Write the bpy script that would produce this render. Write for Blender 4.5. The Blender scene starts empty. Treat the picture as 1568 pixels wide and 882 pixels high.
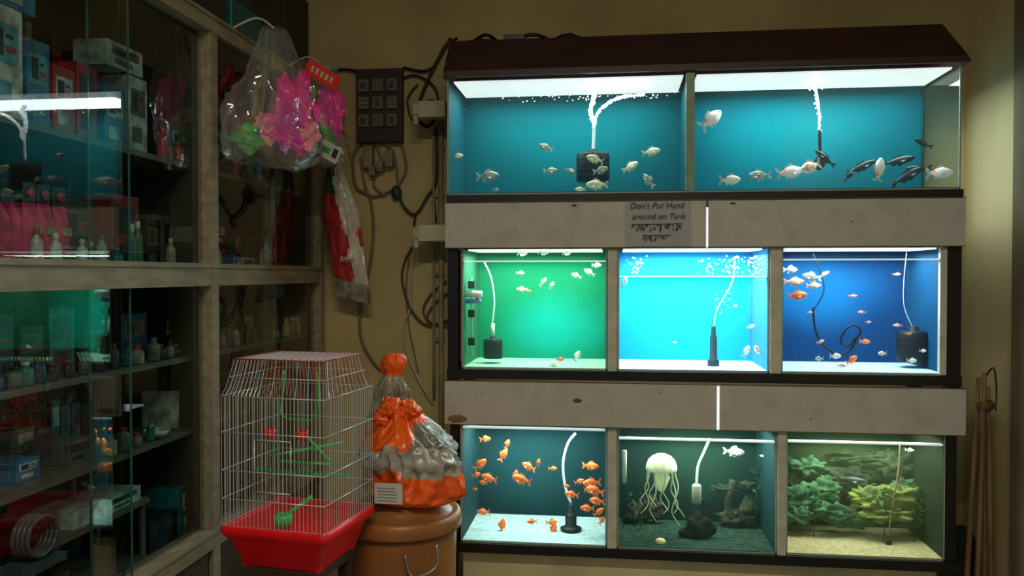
import bpy, math, random
from mathutils import Vector, Matrix, noise
random.seed(7)
sc=bpy.context.scene
try:
    sc.view_settings.view_transform='Standard'
except Exception: pass
# ------------------------------------------------------------------ materials
MATS={}
def new_mat(name):
    m=bpy.data.materials.new(name); m.use_nodes=True
    nt=m.node_tree; nt.nodes.clear()
    out=nt.nodes.new('ShaderNodeOutputMaterial')
    return m,nt,out
def mat(name,c,rough=.6,metal=0,var=.15,scale=12,c2=None,emis=0,bump=0,thr=None,detail=4,stretch=None,spec=None):
    if name in MATS: return MATS[name]
    m,nt,out=new_mat(name)
    b=nt.nodes.new('ShaderNodeBsdfPrincipled')
    tc=nt.nodes.new('ShaderNodeTexCoord'); n=nt.nodes.new('ShaderNodeTexNoise')
    n.inputs['Scale'].default_value=scale; n.inputs['Detail'].default_value=detail
    if stretch:
        mp=nt.nodes.new('ShaderNodeMapping'); mp.inputs['Scale'].default_value=stretch
        nt.links.new(tc.outputs['Object'],mp.inputs['Vector']); nt.links.new(mp.outputs[0],n.inputs['Vector'])
    else: nt.links.new(tc.outputs['Object'],n.inputs['Vector'])
    r=nt.nodes.new('ShaderNodeValToRGB')
    if c2 is None: c2=tuple(x*(1-var*2) for x in c)
    t=thr or (.35,.65)
    r.color_ramp.elements[0].position=t[0]; r.color_ramp.elements[1].position=t[1]
    r.color_ramp.elements[0].color=(*c2,1); r.color_ramp.elements[1].color=(*c,1)
    nt.links.new(n.outputs['Fac'],r.inputs['Fac']); nt.links.new(r.outputs['Color'],b.inputs['Base Color'])
    b.inputs['Roughness'].default_value=rough; b.inputs['Metallic'].default_value=metal
    if spec is not None: b.inputs['Specular IOR Level'].default_value=spec
    if emis:
        nt.links.new(r.outputs['Color'],b.inputs['Emission Color']); b.inputs['Emission Strength'].default_value=emis
    if bump:
        bp=nt.nodes.new('ShaderNodeBump'); bp.inputs['Strength'].default_value=bump; bp.inputs['Distance'].default_value=.01
        nt.links.new(n.outputs['Fac'],bp.inputs['Height']); nt.links.new(bp.outputs[0],b.inputs['Normal'])
    nt.links.new(b.outputs[0],out.inputs[0]); MATS[name]=m; return m
def glow_backing(name,c_in,c_out,ctr,rad,r0=.15,r1=1.0,nz=.35,scale=5):
    """aquarium backing sheet; tank glow painted in, brighter centre to darker edges"""
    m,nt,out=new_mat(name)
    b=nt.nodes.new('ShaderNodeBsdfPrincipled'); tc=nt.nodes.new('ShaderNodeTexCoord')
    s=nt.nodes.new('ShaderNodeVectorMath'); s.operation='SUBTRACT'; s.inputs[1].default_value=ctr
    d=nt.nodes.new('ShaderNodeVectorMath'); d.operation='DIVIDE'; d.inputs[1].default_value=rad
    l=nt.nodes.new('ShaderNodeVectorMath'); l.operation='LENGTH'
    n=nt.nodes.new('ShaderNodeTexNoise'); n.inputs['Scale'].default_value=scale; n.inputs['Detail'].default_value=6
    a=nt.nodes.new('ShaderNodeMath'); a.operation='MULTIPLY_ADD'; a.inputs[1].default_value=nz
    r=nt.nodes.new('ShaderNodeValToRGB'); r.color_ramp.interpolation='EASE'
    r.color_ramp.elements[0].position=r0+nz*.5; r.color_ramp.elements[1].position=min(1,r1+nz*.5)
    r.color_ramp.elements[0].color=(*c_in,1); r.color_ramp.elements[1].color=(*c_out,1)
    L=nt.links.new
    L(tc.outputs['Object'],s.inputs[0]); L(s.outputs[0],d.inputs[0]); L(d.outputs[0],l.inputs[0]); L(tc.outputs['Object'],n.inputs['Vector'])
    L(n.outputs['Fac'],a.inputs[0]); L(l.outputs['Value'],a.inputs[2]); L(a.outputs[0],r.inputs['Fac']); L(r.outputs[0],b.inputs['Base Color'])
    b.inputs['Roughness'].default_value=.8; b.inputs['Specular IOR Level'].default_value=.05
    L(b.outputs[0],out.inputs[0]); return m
def glass(name,tint=(1,1,1),refl=.95,base=.04,rough=.01,milky=0,haze=None,hazef=0):
    if name in MATS: return MATS[name]
    m,nt,out=new_mat(name)
    lw=nt.nodes.new('ShaderNodeLayerWeight'); lw.inputs['Blend'].default_value=.5
    p=nt.nodes.new('ShaderNodeMath'); p.operation='POWER'; p.inputs[1].default_value=5
    mu=nt.nodes.new('ShaderNodeMath'); mu.operation='MULTIPLY_ADD'; mu.inputs[1].default_value=refl; mu.inputs[2].default_value=base
    mu.use_clamp=True
    nt.links.new(lw.outputs['Facing'],p.inputs[0]); nt.links.new(p.outputs[0],mu.inputs[0])
    t=nt.nodes.new('ShaderNodeBsdfTransparent'); t.inputs[0].default_value=(*tint,1)
    g=nt.nodes.new('ShaderNodeBsdfGlossy'); g.inputs['Roughness'].default_value=rough
    mx=nt.nodes.new('ShaderNodeMixShader')
    nt.links.new(mu.outputs[0],mx.inputs[0]); nt.links.new(t.outputs[0],mx.inputs[1]); nt.links.new(g.outputs[0],mx.inputs[2])
    last=mx
    for (f,typ,col) in ((milky,'ShaderNodeBsdfDiffuse',tint),(hazef,'ShaderNodeBsdfTranslucent',haze)):
        if f:
            d=nt.nodes.new(typ); d.inputs[0].default_value=(*col,1)
            m2=nt.nodes.new('ShaderNodeMixShader'); m2.inputs[0].default_value=f
            nt.links.new(last.outputs[0],m2.inputs[1]); nt.links.new(d.outputs[0],m2.inputs[2]); last=m2
    nt.links.new(last.outputs[0],out.inputs[0]); MATS[name]=m; return m
# ------------------------------------------------------------------ mesh builder
def spline(pts,sub=6):
    P=[Vector(p) for p in pts]; out=[]
    if len(P)<3: return P
    for i in range(len(P)-1):
        p0=P[max(i-1,0)];p1=P[i];p2=P[i+1];p3=P[min(i+2,len(P)-1)]
        for k in range(sub):
            t=k/sub
            out.append(.5*((2*p1)+(p2-p0)*t+(2*p0-5*p1+4*p2-p3)*t*t+(3*p1-p0-3*p2+p3)*t**3))
    out.append(P[-1]); return out
class MB:
    def __init__(s): s.v=[];s.f=[];s.m=[];s.s=[];s.mats=[]
    def mi(s,m):
        if m not in s.mats: s.mats.append(m)
        return s.mats.index(m)
    def add(s,vs,fs,m,smooth=False,M=None):
        o=len(s.v); k=s.mi(m)
        for v in vs:
            v=Vector(v); s.v.append(M@v if M else v)
        for f in fs:
            s.f.append([o+i for i in f]); s.m.append(k); s.s.append(smooth)
    def bx(s,x0,x1,y0,y1,z0,z1,m,M=None):
        vs=[(x,y,z) for x in (x0,x1) for y in (y0,y1) for z in (z0,z1)]
        s.add(vs,[(0,1,3,2),(4,6,7,5),(0,4,5,1),(2,3,7,6),(0,2,6,4),(1,5,7,3)],m,False,M)
    def tube(s,path,r,m,n=6,M=None,caps=True):
        P=[Vector(p) for p in path]; vs=[];fs=[]
        up=None
        for i,p in enumerate(P):
            d=(P[min(i+1,len(P)-1)]-P[max(i-1,0)])
            if d.length<1e-9: d=Vector((0,0,1))
            d.normalize()
            if up is None:
                up=Vector((0,0,1)) if abs(d.z)<.9 else Vector((1,0,0))
            a=d.cross(up)
            if a.length<1e-5: a=d.cross(Vector((.3,1,.2)))
            a.normalize(); b=a.cross(d).normalized(); up=b
            rr=r[i] if isinstance(r,(list,tuple)) else r
            for k in range(n):
                t=2*math.pi*k/n
                vs.append(p+a*math.cos(t)*rr+b*math.sin(t)*rr)
        for i in range(len(P)-1):
            for k in range(n):
                fs.append((i*n+k,i*n+(k+1)%n,(i+1)*n+(k+1)%n,(i+1)*n+k))
        if caps:
            fs.append(tuple(range(n))[::-1]); fs.append(tuple((len(P)-1)*n+k for k in range(n)))
        s.add(vs,fs,m,n>4,M)
    def lathe(s,prof,c,m,n=28,sx=1,sy=1,fn=None,M=None,smooth=True,caps=True):
        vs=[];fs=[]
        for (r,z) in prof:
            for k in range(n):
                t=2*math.pi*k/n; q=r*(fn(t,z) if fn else 1)
                vs.append((c[0]+q*math.cos(t)*sx,c[1]+q*math.sin(t)*sy,c[2]+z))
        for i in range(len(prof)-1):
            for k in range(n):
                fs.append((i*n+k,i*n+(k+1)%n,(i+1)*n+(k+1)%n,(i+1)*n+k))
        if caps:
            fs.append(tuple(range(n))[::-1]); fs.append(tuple((len(prof)-1)*n+k for k in range(n)))
        s.add(vs,fs,m,smooth,M)
    def ball(s,c,r,m,sc3=(1,1,1),n=12,nz=8,amp=0,freq=3,M=None,seed=0,smooth=True,ridge=0):
        vs=[];fs=[]
        for i in range(nz+1):
            ph=math.pi*i/nz
            for k in range(n):
                t=2*math.pi*k/n
                d=Vector((math.sin(ph)*math.cos(t),math.sin(ph)*math.sin(t),math.cos(ph)))
                q=r*(1+amp*noise.noise(d*freq+Vector((seed,seed*2,0)))) if amp else r
                if ridge: q-=r*ridge*abs(noise.noise(d*freq*2.2+Vector((seed*3,1,4))))
                vs.append((c[0]+d.x*q*sc3[0],c[1]+d.y*q*sc3[1],c[2]+d.z*q*sc3[2]))
        for i in range(nz):
            for k in range(n): fs.append((i*n+k,(i+1)*n+k,(i+1)*n+(k+1)%n,i*n+(k+1)%n))
        s.add(vs,fs,m,smooth,M)
    def mesh(s,name):
        me=bpy.data.meshes.new(name); me.from_pydata([tuple(v) for v in s.v],[],s.f)
        for m in s.mats: me.materials.append(m)
        for i,p in enumerate(me.polygons): p.material_index=s.m[i]; p.use_smooth=s.s[i]
        me.update(); return me
    def obj(s,name,bevel=0,parent=None,loc=None):
        o=bpy.data.objects.new(name,s.mesh(name)); sc.collection.objects.link(o)
        if loc: o.location=loc
        if bevel:
            b=o.modifiers.new('bevel','BEVEL'); b.width=bevel; b.segments=2; b.limit_method='ANGLE'; b.angle_limit=math.radians(50)
        if parent: o.parent=parent
        return o
def area(name,loc,size,size_y,power,col,rot=(0,0,0),parent=None):
    l=bpy.data.lights.new(name,'AREA'); l.shape='RECTANGLE'; l.size=size; l.size_y=size_y; l.energy=power; l.color=col
    o=bpy.data.objects.new(name,l); sc.collection.objects.link(o); o.location=loc; o.rotation_euler=rot
    if parent: o.parent=parent
    return o
# ------------------------------------------------------------------ room
XL,XR,YB,YF,ZC=-1.64,1.40,3.46,-1.6,3.2
wallm=mat('painted_plaster_cream',(.58,.48,.23),.75,c2=(.42,.34,.155),scale=2.2,bump=.15,detail=8)
wallr=mat('plaster_right_spill_lit',(.85,.70,.40),.6,c2=(.70,.57,.31),scale=2.5,bump=.1,detail=8)  # paler than the other walls; tank spill light put into the colour
w=MB(); w.bx(XL-.1,XR+.1,YB,YB+.1,0,ZC,wallm)
w.obj('wall_back')
w=MB(); w.bx(XL-.1,XL,YF,YB,0,ZC,wallm); w.obj('wall_left')
w=MB(); w.bx(XR,XR+.1,YF,YB,0,ZC,wallr); w.obj('wall_right')
w=MB(); w.bx(XL-.1,XR+.1,YF,YB+.1,-.1,0,mat('cement_floor',(.13,.11,.08),.5,scale=5)); w.obj('floor')
w=MB(); w.bx(XL-.1,XR+.1,YF,YB+.1,ZC,ZC+.1,mat('ceiling_paint',(.14,.13,.09),.8,scale=3)); w.obj('ceiling')
w=MB(); w.bx(1.37,XR,2.2,3.01,0,ZC,mat('pilaster_paint_olive',(.24,.20,.12),.7,scale=3,bump=.1)); w.obj('trim_1')
# ------------------------------------------------------------------ aquarium rack
RX0,RX1,RY=-.612,1.197,3.0
def RP(u,v,dep=0.):
    """image pixel coordinates fitted to the rack front, scaled with depth (about 2.3 mm per unit) -> metres"""
    d=u-685; k=.002442-2.24e-7*d
    x=-.612+.0024764*d-2.19e-7*d*d; z=(420-v)*k; s=(RY+dep)/RY
    return Vector((x*s,RY+dep,1.45+z*s))
brown=mat('dark_brown_laminate',(.050,.016,.013),.5,c2=(.030,.010,.009),scale=4,stretch=(1,6,6))
black=mat('black_steel',(.007,.006,.006),.4)
grey=mat('grey_laminate',(.53,.54,.52),.5,c2=(.43,.44,.42),scale=14,detail=10,thr=(.25,.55))
greyd=mat('laminate_stain',(.10,.085,.06),.7)
rust=mat('rust_edge',(.13,.06,.03),.8,scale=40)
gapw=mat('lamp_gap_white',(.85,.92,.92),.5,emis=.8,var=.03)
r=MB()
x0,x1=RX0-.012,RX1+.022
prof=[(2.975,2.178),(2.975,2.20),(3.03,2.325),(3.40,2.325),(3.40,2.178),(3.385,2.178),(3.385,2.305),(3.04,2.305),(2.99,2.195),(2.99,2.178)]
vs=[];n=len(prof)
for xi,x in ((0,x0),(1,x1)):
    for (y,z) in prof:
        ins=(z-2.178)/.147*(.018 if xi==0 else .075)
        vs.append((x+(ins if xi==0 else -ins),y,z))
fs=[(i,(i+1)%n,n+(i+1)%n,n+i) for i in range(n)]
r.add(vs,fs,brown)
for x,sgn,q in ((x0,1,.018),(x1,-1,.075)):
    r.add([(x,2.975,2.178),(x+q*.15*sgn,2.975,2.20),(x+q*sgn,3.03,2.325),(x+q*sgn,3.40,2.325),(x,3.40,2.178)],[(0,1,2,3,4)],brown)
for z0,z1 in ((1.718,1.744),(1.062,1.096),(.412,.446)):
    r.bx(RX0,RX1+.005,RY-.012,3.39,z0,z1,black)
for xs in ((RX0+.002,RX0+.042),(RX1-.042,RX1+.004)):
    r.bx(xs[0],xs[1],RY-.004,RY+.035,1.05,1.72,black)
    r.bx(xs[0],xs[1],3.35,3.39,0,2.17,black)
r.bx(RX0+.01,RX0+.04,RY,RY+.03,0,1.06,black); r.bx(RX1-.04,RX1-.005,RY,RY+.03,0,1.06,black)
def fascia(xa,xb,za,zb):
    r.bx(xa,xb,RY-.028,RY-.012,za,zb,grey)
    r.bx(xa,xb,RY-.0285,RY-.0115,zb-.002,zb+.001,rust)
    r.bx(xa,xb,RY-.0287,RY-.0115,za,za+.0025,mat('grimy_edge',(.16,.13,.09),.8,scale=30))
fascia(RX0-.002,.331,1.546,1.714); fascia(.340,RX1+.006,1.546,1.714)
fascia(RX0-.005,.371,.893,1.056); fascia(.382,RX1+.012,.893,1.056)
r.bx(.331,.340,RY-.014,RY-.012,1.546,1.69,gapw); r.bx(.371,.382,RY-.014,RY-.012,.893,1.05,gapw)
for (u,v,a,b) in ((885,612,.017,.008),(702,640,.036,.014),(1120,313,.01,.004),(880,316,.01,.004),(790,350,.003,.002),(1300,340,.004,.002),(740,600,.003,.002),(1240,640,.004,.002),(1010,600,.003,.002)):
    p=RP(u,v); r.ball((p.x,RY-.0285,p.z),1,greyd if u!=702 else mat('cardboard_patch',(.25,.15,.07)),(a,.0015,b),amp=.4,seed=u)
r.bx(RX0+.05,RX1-.05,3.05,3.06,.02,.40,mat('cream_plinth_board',(.80,.74,.46),.6,scale=3))
r.bx(RX0+.01,RX1,RY,3.39,.0,.02,black)
rack=r.obj('aquarium_rack',bevel=.0015)
# tanks -----------------------------------------------------------
sil=mat('silicone_edge',(.34,.46,.42),.3,var=.05)
def waterback(name,c,c2,scale=3,em=.0,thr=None,stretch=None):
    return mat(name,c,.7,c2=c2,scale=scale,emis=em,thr=thr,stretch=stretch,detail=6,spec=.15)
def tank(x0,x1,z0,z1,back,side,floor,light,power,pane,brace=None,clear_right=False,refl=.9):
    t=MB(); y0,y1=RY+.002,3.345
    t.bx(x0,x1,y1,y1+.006,z0,z1,back)
    t.bx(x0,x0+.006,y0,y1,z0,z1,side)
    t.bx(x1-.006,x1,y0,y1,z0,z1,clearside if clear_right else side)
    t.bx(x0,x1,y0,y1,z0,z0+.008,floor)
    t.add([(x0,y0,z0),(x1,y0,z0),(x1,y0,z1),(x0,y0,z1)],[(0,1,2,3)],pane)
    for x in (x0,x1-.005): t.bx(x,x+.005,y0-.001,y0+.006,z0,z1,sil)
    t.bx(x0,x1,y0-.001,y0+.006,z0,z0+.006,sil)
    for x in (x0+.006,x1-.012): t.bx(x,x+.006,y1-.008,y1-.001,z0+.01,z1,side)
    if brace: t.bx(x0+.006,x1-.006,y0+.004,y0+.03,brace,brace+.005,mat('waterline_brace_glow',(.8,.97,.95),.3,var=.03,emis=.5))  # brace strip glows by itself to paint the lit waterline
    o=t.obj('aquarium')
    f=MB(); zt=z1-.004
    f.bx(x0+.02,x1-.02,RY+.03,3.29,zt,zt+.006,mat('lamp_reflector',(.9,.93,.9),.4,emis=refl,var=.03))
    fo=f.obj('aquarium_lamp')
    area('aquarium_tube',((x0+x1)/2,RY+.15,zt-.012),(x1-x0)*.86,.2,power,light,parent=fo)
    return o
def pane(n,h,f): return glass('aquarium_glass_'+n,(.95,1,.99),base=.03,refl=.6,haze=h,hazef=f)
clearside=glass('aquarium_glass_side',(.95,1,.99),base=.03,refl=.6)
yb=3.345
topb=glow_backing('blue_backing_left',(.0,.135,.165),(.0,.10,.125),(-.15,yb,2.0),(.5,1,.3))
topb2=glow_backing('blue_backing_right',(.0,.185,.235),(.0,.12,.17),(.7,yb,2.0),(.5,1,.3))
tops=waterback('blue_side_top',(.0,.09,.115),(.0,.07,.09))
topf=mat('top_tank_floor',(.02,.13,.15),.7,scale=20,spec=.1)
pt=pane('top',(.25,.7,.75),.022)
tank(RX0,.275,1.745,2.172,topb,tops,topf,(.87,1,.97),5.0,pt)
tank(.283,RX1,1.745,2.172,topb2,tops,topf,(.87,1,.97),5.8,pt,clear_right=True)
d=MB(); d.bx(.262,.292,RY-.006,RY+.02,1.745,2.172,mat('aged_plastic_post',(.22,.38,.28),.4,scale=20)); d.obj('aquarium_divider')
g1=glow_backing('green_backing',(.0,.36,.29),(.0,.19,.075),(-.22,yb,1.22),(.40,1,.25),.05,1,.35); g1s=waterback('green_side',(.02,.18,.09),(.01,.12,.05))
c1=glow_backing('cyan_backing',(.0,.36,.58),(.0,.24,.54),(.28,yb,1.40),(.4,1,.3)); c1s=waterback('cyan_side',(.02,.22,.40),(.02,.16,.33))
b1=glow_backing('deep_blue_backing',(.0,.10,.28),(.0,.035,.13),(.78,yb,1.38),(.42,1,.26),.2,1,.4); b1s=waterback('deep_blue_side',(.0,.06,.15),(.0,.04,.10))
wf=mat('pale_tank_floor',(.5,.78,.78),.5,var=.1,scale=25)
wfg=mat('green_tank_floor',(.35,.62,.45),.5,var=.1,scale=25)
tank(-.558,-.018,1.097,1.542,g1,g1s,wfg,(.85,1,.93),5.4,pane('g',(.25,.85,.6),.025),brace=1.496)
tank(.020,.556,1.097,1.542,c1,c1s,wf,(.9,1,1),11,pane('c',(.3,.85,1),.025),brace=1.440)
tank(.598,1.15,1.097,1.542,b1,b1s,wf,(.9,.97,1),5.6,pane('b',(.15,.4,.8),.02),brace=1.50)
k1=glow_backing('dark_teal_backing',(.006,.042,.048),(.003,.020,.023),(-.35,yb,.65),(.35,1,.25)); k1s=waterback('dark_teal_side',(.006,.045,.048),(.004,.025,.028))
k3=glow_backing('mossy_backing',(.030,.052,.02),(.004,.016,.008),(.95,yb,.72),(.42,1,.2),.1,.9,.6,9); k3s=waterback('mossy_side',(.014,.024,.011),(.008,.016,.008),5)
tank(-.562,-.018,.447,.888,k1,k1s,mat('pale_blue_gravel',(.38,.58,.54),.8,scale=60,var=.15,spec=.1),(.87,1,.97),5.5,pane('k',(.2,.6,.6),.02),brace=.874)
tank(.020,.585,.447,.888,glow_backing('dark_green_backing',(.010,.032,.020),(.003,.013,.010),(.35,yb,.7),(.4,1,.25),.1,1,.5,8),k1s,mat('green_gravel',(.025,.06,.04),.9,scale=50,var=.3,spec=.1),(.87,1,.9),5.2,pane('k2',(.2,.5,.4),.03),brace=.846)
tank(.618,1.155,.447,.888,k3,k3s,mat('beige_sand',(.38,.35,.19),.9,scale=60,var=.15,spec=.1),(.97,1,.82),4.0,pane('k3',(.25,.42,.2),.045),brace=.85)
d=MB(); cp=mat('cream_divider',(.62,.66,.56),.4,scale=20,var=.1)
for (a,b,z0,z1) in ((-.016,.018,1.097,1.542),(.558,.596,1.097,1.542),(-.016,.018,.447,.888),(.587,.616,.447,.888),(1.13,1.152,1.10,1.54)):
    d.bx(a,b,RY-.008,RY+.012,z0,z1,cp)
d.obj('aquarium_divider')
# ------------------------------------------------------------------ fish
eye=mat('fish_eye_black',(.005,.005,.005),.1)
def fish_mesh(name,bm,fm,h=.42,wd=.22,tail=1.,dors=1.):
    m=MB(); pr=[(.5,.02),(.485,.2),(.44,.42),(.36,.66),(.25,.88),(.12,1),(-.02,.93),(-.14,.7),(-.24,.42),(-.31,.27),(-.34,.24)]
    vs=[];fs=[];n=12
    for i,(x,rr) in enumerate(pr):
        for k in range(n):
            t=2*math.pi*k/n; vs.append((x,math.cos(t)*rr*wd/2*(1 if x>-.1 else .7),math.sin(t)*rr*h/2-.02*rr*h))
    for i in range(len(pr)-1):
        for k in range(n): fs.append((i*n+k,i*n+(k+1)%n,(i+1)*n+(k+1)%n,(i+1)*n+k))
    fs.append(tuple(range(n))); fs.append(tuple((len(pr)-1)*n+k for k in range(n))[::-1])
    m.add(vs,fs,bm,True)
    H=h/2
    m.add([(-.31,0,.22*H),(-.42,.01,.75*H*tail),(-.53,.015,1.0*H*tail),(-.49,0,.4*H*tail),(-.44,-.005,0),(-.49,0,-.4*H*tail),(-.53,.015,-1.0*H*tail),(-.42,.01,-.75*H*tail),(-.31,0,-.22*H)],[(0,1,2,3,4),(0,4,8),(4,5,6,7,8)],fm)
    m.add([(.2,0,.85*H),(.12,0,(1.0+.45*dors)*H),(0,0,(.95+.4*dors)*H),(-.14,0,(.7+.3*dors)*H),(-.16,0,.55*H),(.02,0,.85*H)],[(0,1,2,5),(5,2,3,4)],fm)
    m.add([(-.06,0,-.8*H),(-.13,0,-1.2*H),(-.22,0,-.95*H),(-.2,0,-.5*H)],[(0,1,2,3)],fm)
    m.add([(.1,.01,-.9*H),(.05,.03,-1.35*H),(-.03,.03,-1.2*H),(.0,.01,-.9*H)],[(0,1,2,3)],fm)
    for sy in (1,-1):
        m.add([(.24,sy*wd*.42,-.2*H),(.15,sy*(wd*.42+.07),-.6*H),(.06,sy*(wd*.42+.07),-.35*H),(.14,sy*wd*.45,-.1*H)],[(0,1,2,3)],fm)
        m.ball((.385,sy*wd*.3,.14*H),.024,eye,n=8,nz=6)
    return m.mesh(name)
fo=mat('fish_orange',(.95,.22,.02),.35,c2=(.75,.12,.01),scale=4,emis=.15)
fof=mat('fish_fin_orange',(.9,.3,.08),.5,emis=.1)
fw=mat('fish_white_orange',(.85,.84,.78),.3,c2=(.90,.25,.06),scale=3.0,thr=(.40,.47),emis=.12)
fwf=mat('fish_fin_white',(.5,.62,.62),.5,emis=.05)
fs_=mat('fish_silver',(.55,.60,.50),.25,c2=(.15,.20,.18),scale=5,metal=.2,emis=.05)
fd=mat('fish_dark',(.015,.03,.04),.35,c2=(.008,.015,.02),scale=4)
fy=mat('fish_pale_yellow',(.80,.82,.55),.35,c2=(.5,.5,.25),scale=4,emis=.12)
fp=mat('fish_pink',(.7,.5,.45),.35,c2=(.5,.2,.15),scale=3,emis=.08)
FM={'goldfish':fish_mesh('goldfish',fo,fof,.44,.26,1.05),'white_goldfish':fish_mesh('white_goldfish',fw,fwf,.46,.28,1.2),
 'silver_barb':fish_mesh('silver_barb',fs_,fwf,.42,.16,.9),'black_catfish':fish_mesh('black_catfish',fd,fd,.26,.2,.9,.7),
 'yellow_platy':fish_mesh('yellow_platy',fy,fwf,.42,.2,.9),'pink_tetra':fish_mesh('pink_tetra',fp,fof,.34,.16,.9)}
def fish(kind,u,v,px,face=1,tilt=0,dep=.12,yaw=None,sc3=1):
    p=RP(u,v,dep); o=bpy.data.objects.new(kind,FM[kind]); sc.collection.objects.link(o)
    o.location=p; s=px*.00235*(1+dep/3)/1.06
    o.scale=(s,s,s*sc3)
    if yaw is None: yaw=random.uniform(-25,25)
    o.rotation_euler=(0,math.radians(-tilt),math.radians(yaw+(0 if face>0 else 180)))
    return o
G='goldfish';W='white_goldfish';S='silver_barb';K='black_catfish';Y='yellow_platy';T='pink_tetra'
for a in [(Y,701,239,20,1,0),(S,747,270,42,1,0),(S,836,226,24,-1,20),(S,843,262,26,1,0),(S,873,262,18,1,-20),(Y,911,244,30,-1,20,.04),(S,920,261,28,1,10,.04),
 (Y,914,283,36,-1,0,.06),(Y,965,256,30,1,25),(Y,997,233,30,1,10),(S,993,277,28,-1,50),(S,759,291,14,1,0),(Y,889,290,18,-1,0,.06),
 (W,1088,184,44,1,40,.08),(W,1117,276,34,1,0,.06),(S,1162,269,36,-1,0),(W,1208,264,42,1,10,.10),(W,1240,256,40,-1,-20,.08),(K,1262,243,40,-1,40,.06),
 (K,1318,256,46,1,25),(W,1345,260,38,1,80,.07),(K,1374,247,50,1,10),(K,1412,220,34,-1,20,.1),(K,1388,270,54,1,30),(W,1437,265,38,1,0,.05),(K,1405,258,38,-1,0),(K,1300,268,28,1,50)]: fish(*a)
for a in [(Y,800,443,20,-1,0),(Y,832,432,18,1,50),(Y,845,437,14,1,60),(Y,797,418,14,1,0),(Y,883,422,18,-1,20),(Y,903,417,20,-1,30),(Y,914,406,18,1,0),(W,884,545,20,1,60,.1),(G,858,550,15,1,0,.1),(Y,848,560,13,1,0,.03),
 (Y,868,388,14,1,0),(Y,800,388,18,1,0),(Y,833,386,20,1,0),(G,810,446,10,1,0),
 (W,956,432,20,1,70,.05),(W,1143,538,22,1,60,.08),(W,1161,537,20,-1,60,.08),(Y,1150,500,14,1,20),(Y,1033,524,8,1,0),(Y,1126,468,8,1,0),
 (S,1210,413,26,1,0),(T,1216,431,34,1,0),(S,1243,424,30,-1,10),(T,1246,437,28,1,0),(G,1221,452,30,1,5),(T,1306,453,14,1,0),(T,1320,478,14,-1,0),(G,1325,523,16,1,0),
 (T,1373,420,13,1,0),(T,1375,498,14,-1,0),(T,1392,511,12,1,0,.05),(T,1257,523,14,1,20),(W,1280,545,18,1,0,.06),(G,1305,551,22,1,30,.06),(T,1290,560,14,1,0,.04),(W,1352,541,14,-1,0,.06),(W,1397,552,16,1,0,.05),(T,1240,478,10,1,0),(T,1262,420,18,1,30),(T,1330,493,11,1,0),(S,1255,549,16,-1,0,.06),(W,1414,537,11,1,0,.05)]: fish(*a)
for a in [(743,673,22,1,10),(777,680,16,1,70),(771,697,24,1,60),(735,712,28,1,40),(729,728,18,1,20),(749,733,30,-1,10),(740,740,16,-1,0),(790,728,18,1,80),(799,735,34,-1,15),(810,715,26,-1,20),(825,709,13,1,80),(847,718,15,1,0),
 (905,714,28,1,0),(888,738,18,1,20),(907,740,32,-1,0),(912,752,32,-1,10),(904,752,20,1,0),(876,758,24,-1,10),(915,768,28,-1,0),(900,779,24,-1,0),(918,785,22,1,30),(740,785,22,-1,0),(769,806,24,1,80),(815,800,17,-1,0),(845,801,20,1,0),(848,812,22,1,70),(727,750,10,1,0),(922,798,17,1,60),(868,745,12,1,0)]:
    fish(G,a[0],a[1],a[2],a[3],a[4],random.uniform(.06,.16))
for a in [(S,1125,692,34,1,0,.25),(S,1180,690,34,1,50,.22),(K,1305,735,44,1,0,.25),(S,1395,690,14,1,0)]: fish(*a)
# ------------------------------------------------------------------ tank equipment
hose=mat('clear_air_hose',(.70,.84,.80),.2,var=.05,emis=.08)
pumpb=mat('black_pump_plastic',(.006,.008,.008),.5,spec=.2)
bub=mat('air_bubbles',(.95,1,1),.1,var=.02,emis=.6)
def hosep(mb,pts,dep,r=.004,m=None): mb.tube(spline([RP(u,v,dep) for u,v in pts]),r,m or hose,8)
def pump(u,v,wu,hu,dep,hoses,name='sponge_filter'):
    m=MB(); c=RP(u,v,dep); w=wu*.00235/2; h=hu*.00235/2
    m.lathe([(w*.94,-h),(w,-h*.93),(w,h*.9),(w*.93,h*.98),(w*.3,h),(w*.28,h*1.25),(w*.2,h*1.3)],c,pumpb,28,sy=.8,fn=lambda t,z:1+.012*math.sin(22*t))
    for i in range(1,5): m.lathe([(w*1.0,-h+i*.38*h),(w*1.03,-h+i*.38*h+.002),(w*1.0,-h+i*.38*h+.004)],c,pumpb,28,sy=.8,caps=False)
    for hp,rr in hoses: hosep(m,hp,dep,rr)
    return m.obj(name)
p=pump(908,257,54,46,.16,[([(908,232),(909,215),(909,190),(905,170),(908,150)],.006)])
m=MB()
random.seed(3)
for pts,rr in (([(909,195),(915,175),(930,160),(955,150),(985,147)],.007),([(909,190),(904,172),(910,150),(905,140)],.009)):
    P=spline([RP(u,v,.15) for u,v in pts],14)
    for q in P:
        for _ in range(3): m.ball(q+Vector([random.gauss(0,.35*rr) for _ in range(3)]),random.uniform(.002,.0055),bub,n=7,nz=5)
for pts in ([(1245,135),(1250,160),(1253,180),(1253,203)],[(1238,138),(1246,160)],[(1256,137),(1252,160)]):
    for q in spline([RP(u,v,.18) for u,v in pts],14):
        for _ in range(2): m.ball(q+Vector([random.gauss(0,.0025) for _ in range(3)]),random.uniform(.0015,.004),bub,n=7,nz=5)
for i in range(60):
    u=random.uniform(770,1040); m.ball(RP(u,random.uniform(150,160)-(u-770)*.035,random.uniform(.05,.2)),random.uniform(.001,.003),bub,n=6,nz=4)
for i in range(24): m.ball(RP(random.uniform(1095,1125),random.uniform(430,480),.15),random.uniform(.001,.0025),bub,n=6,nz=4)
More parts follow.
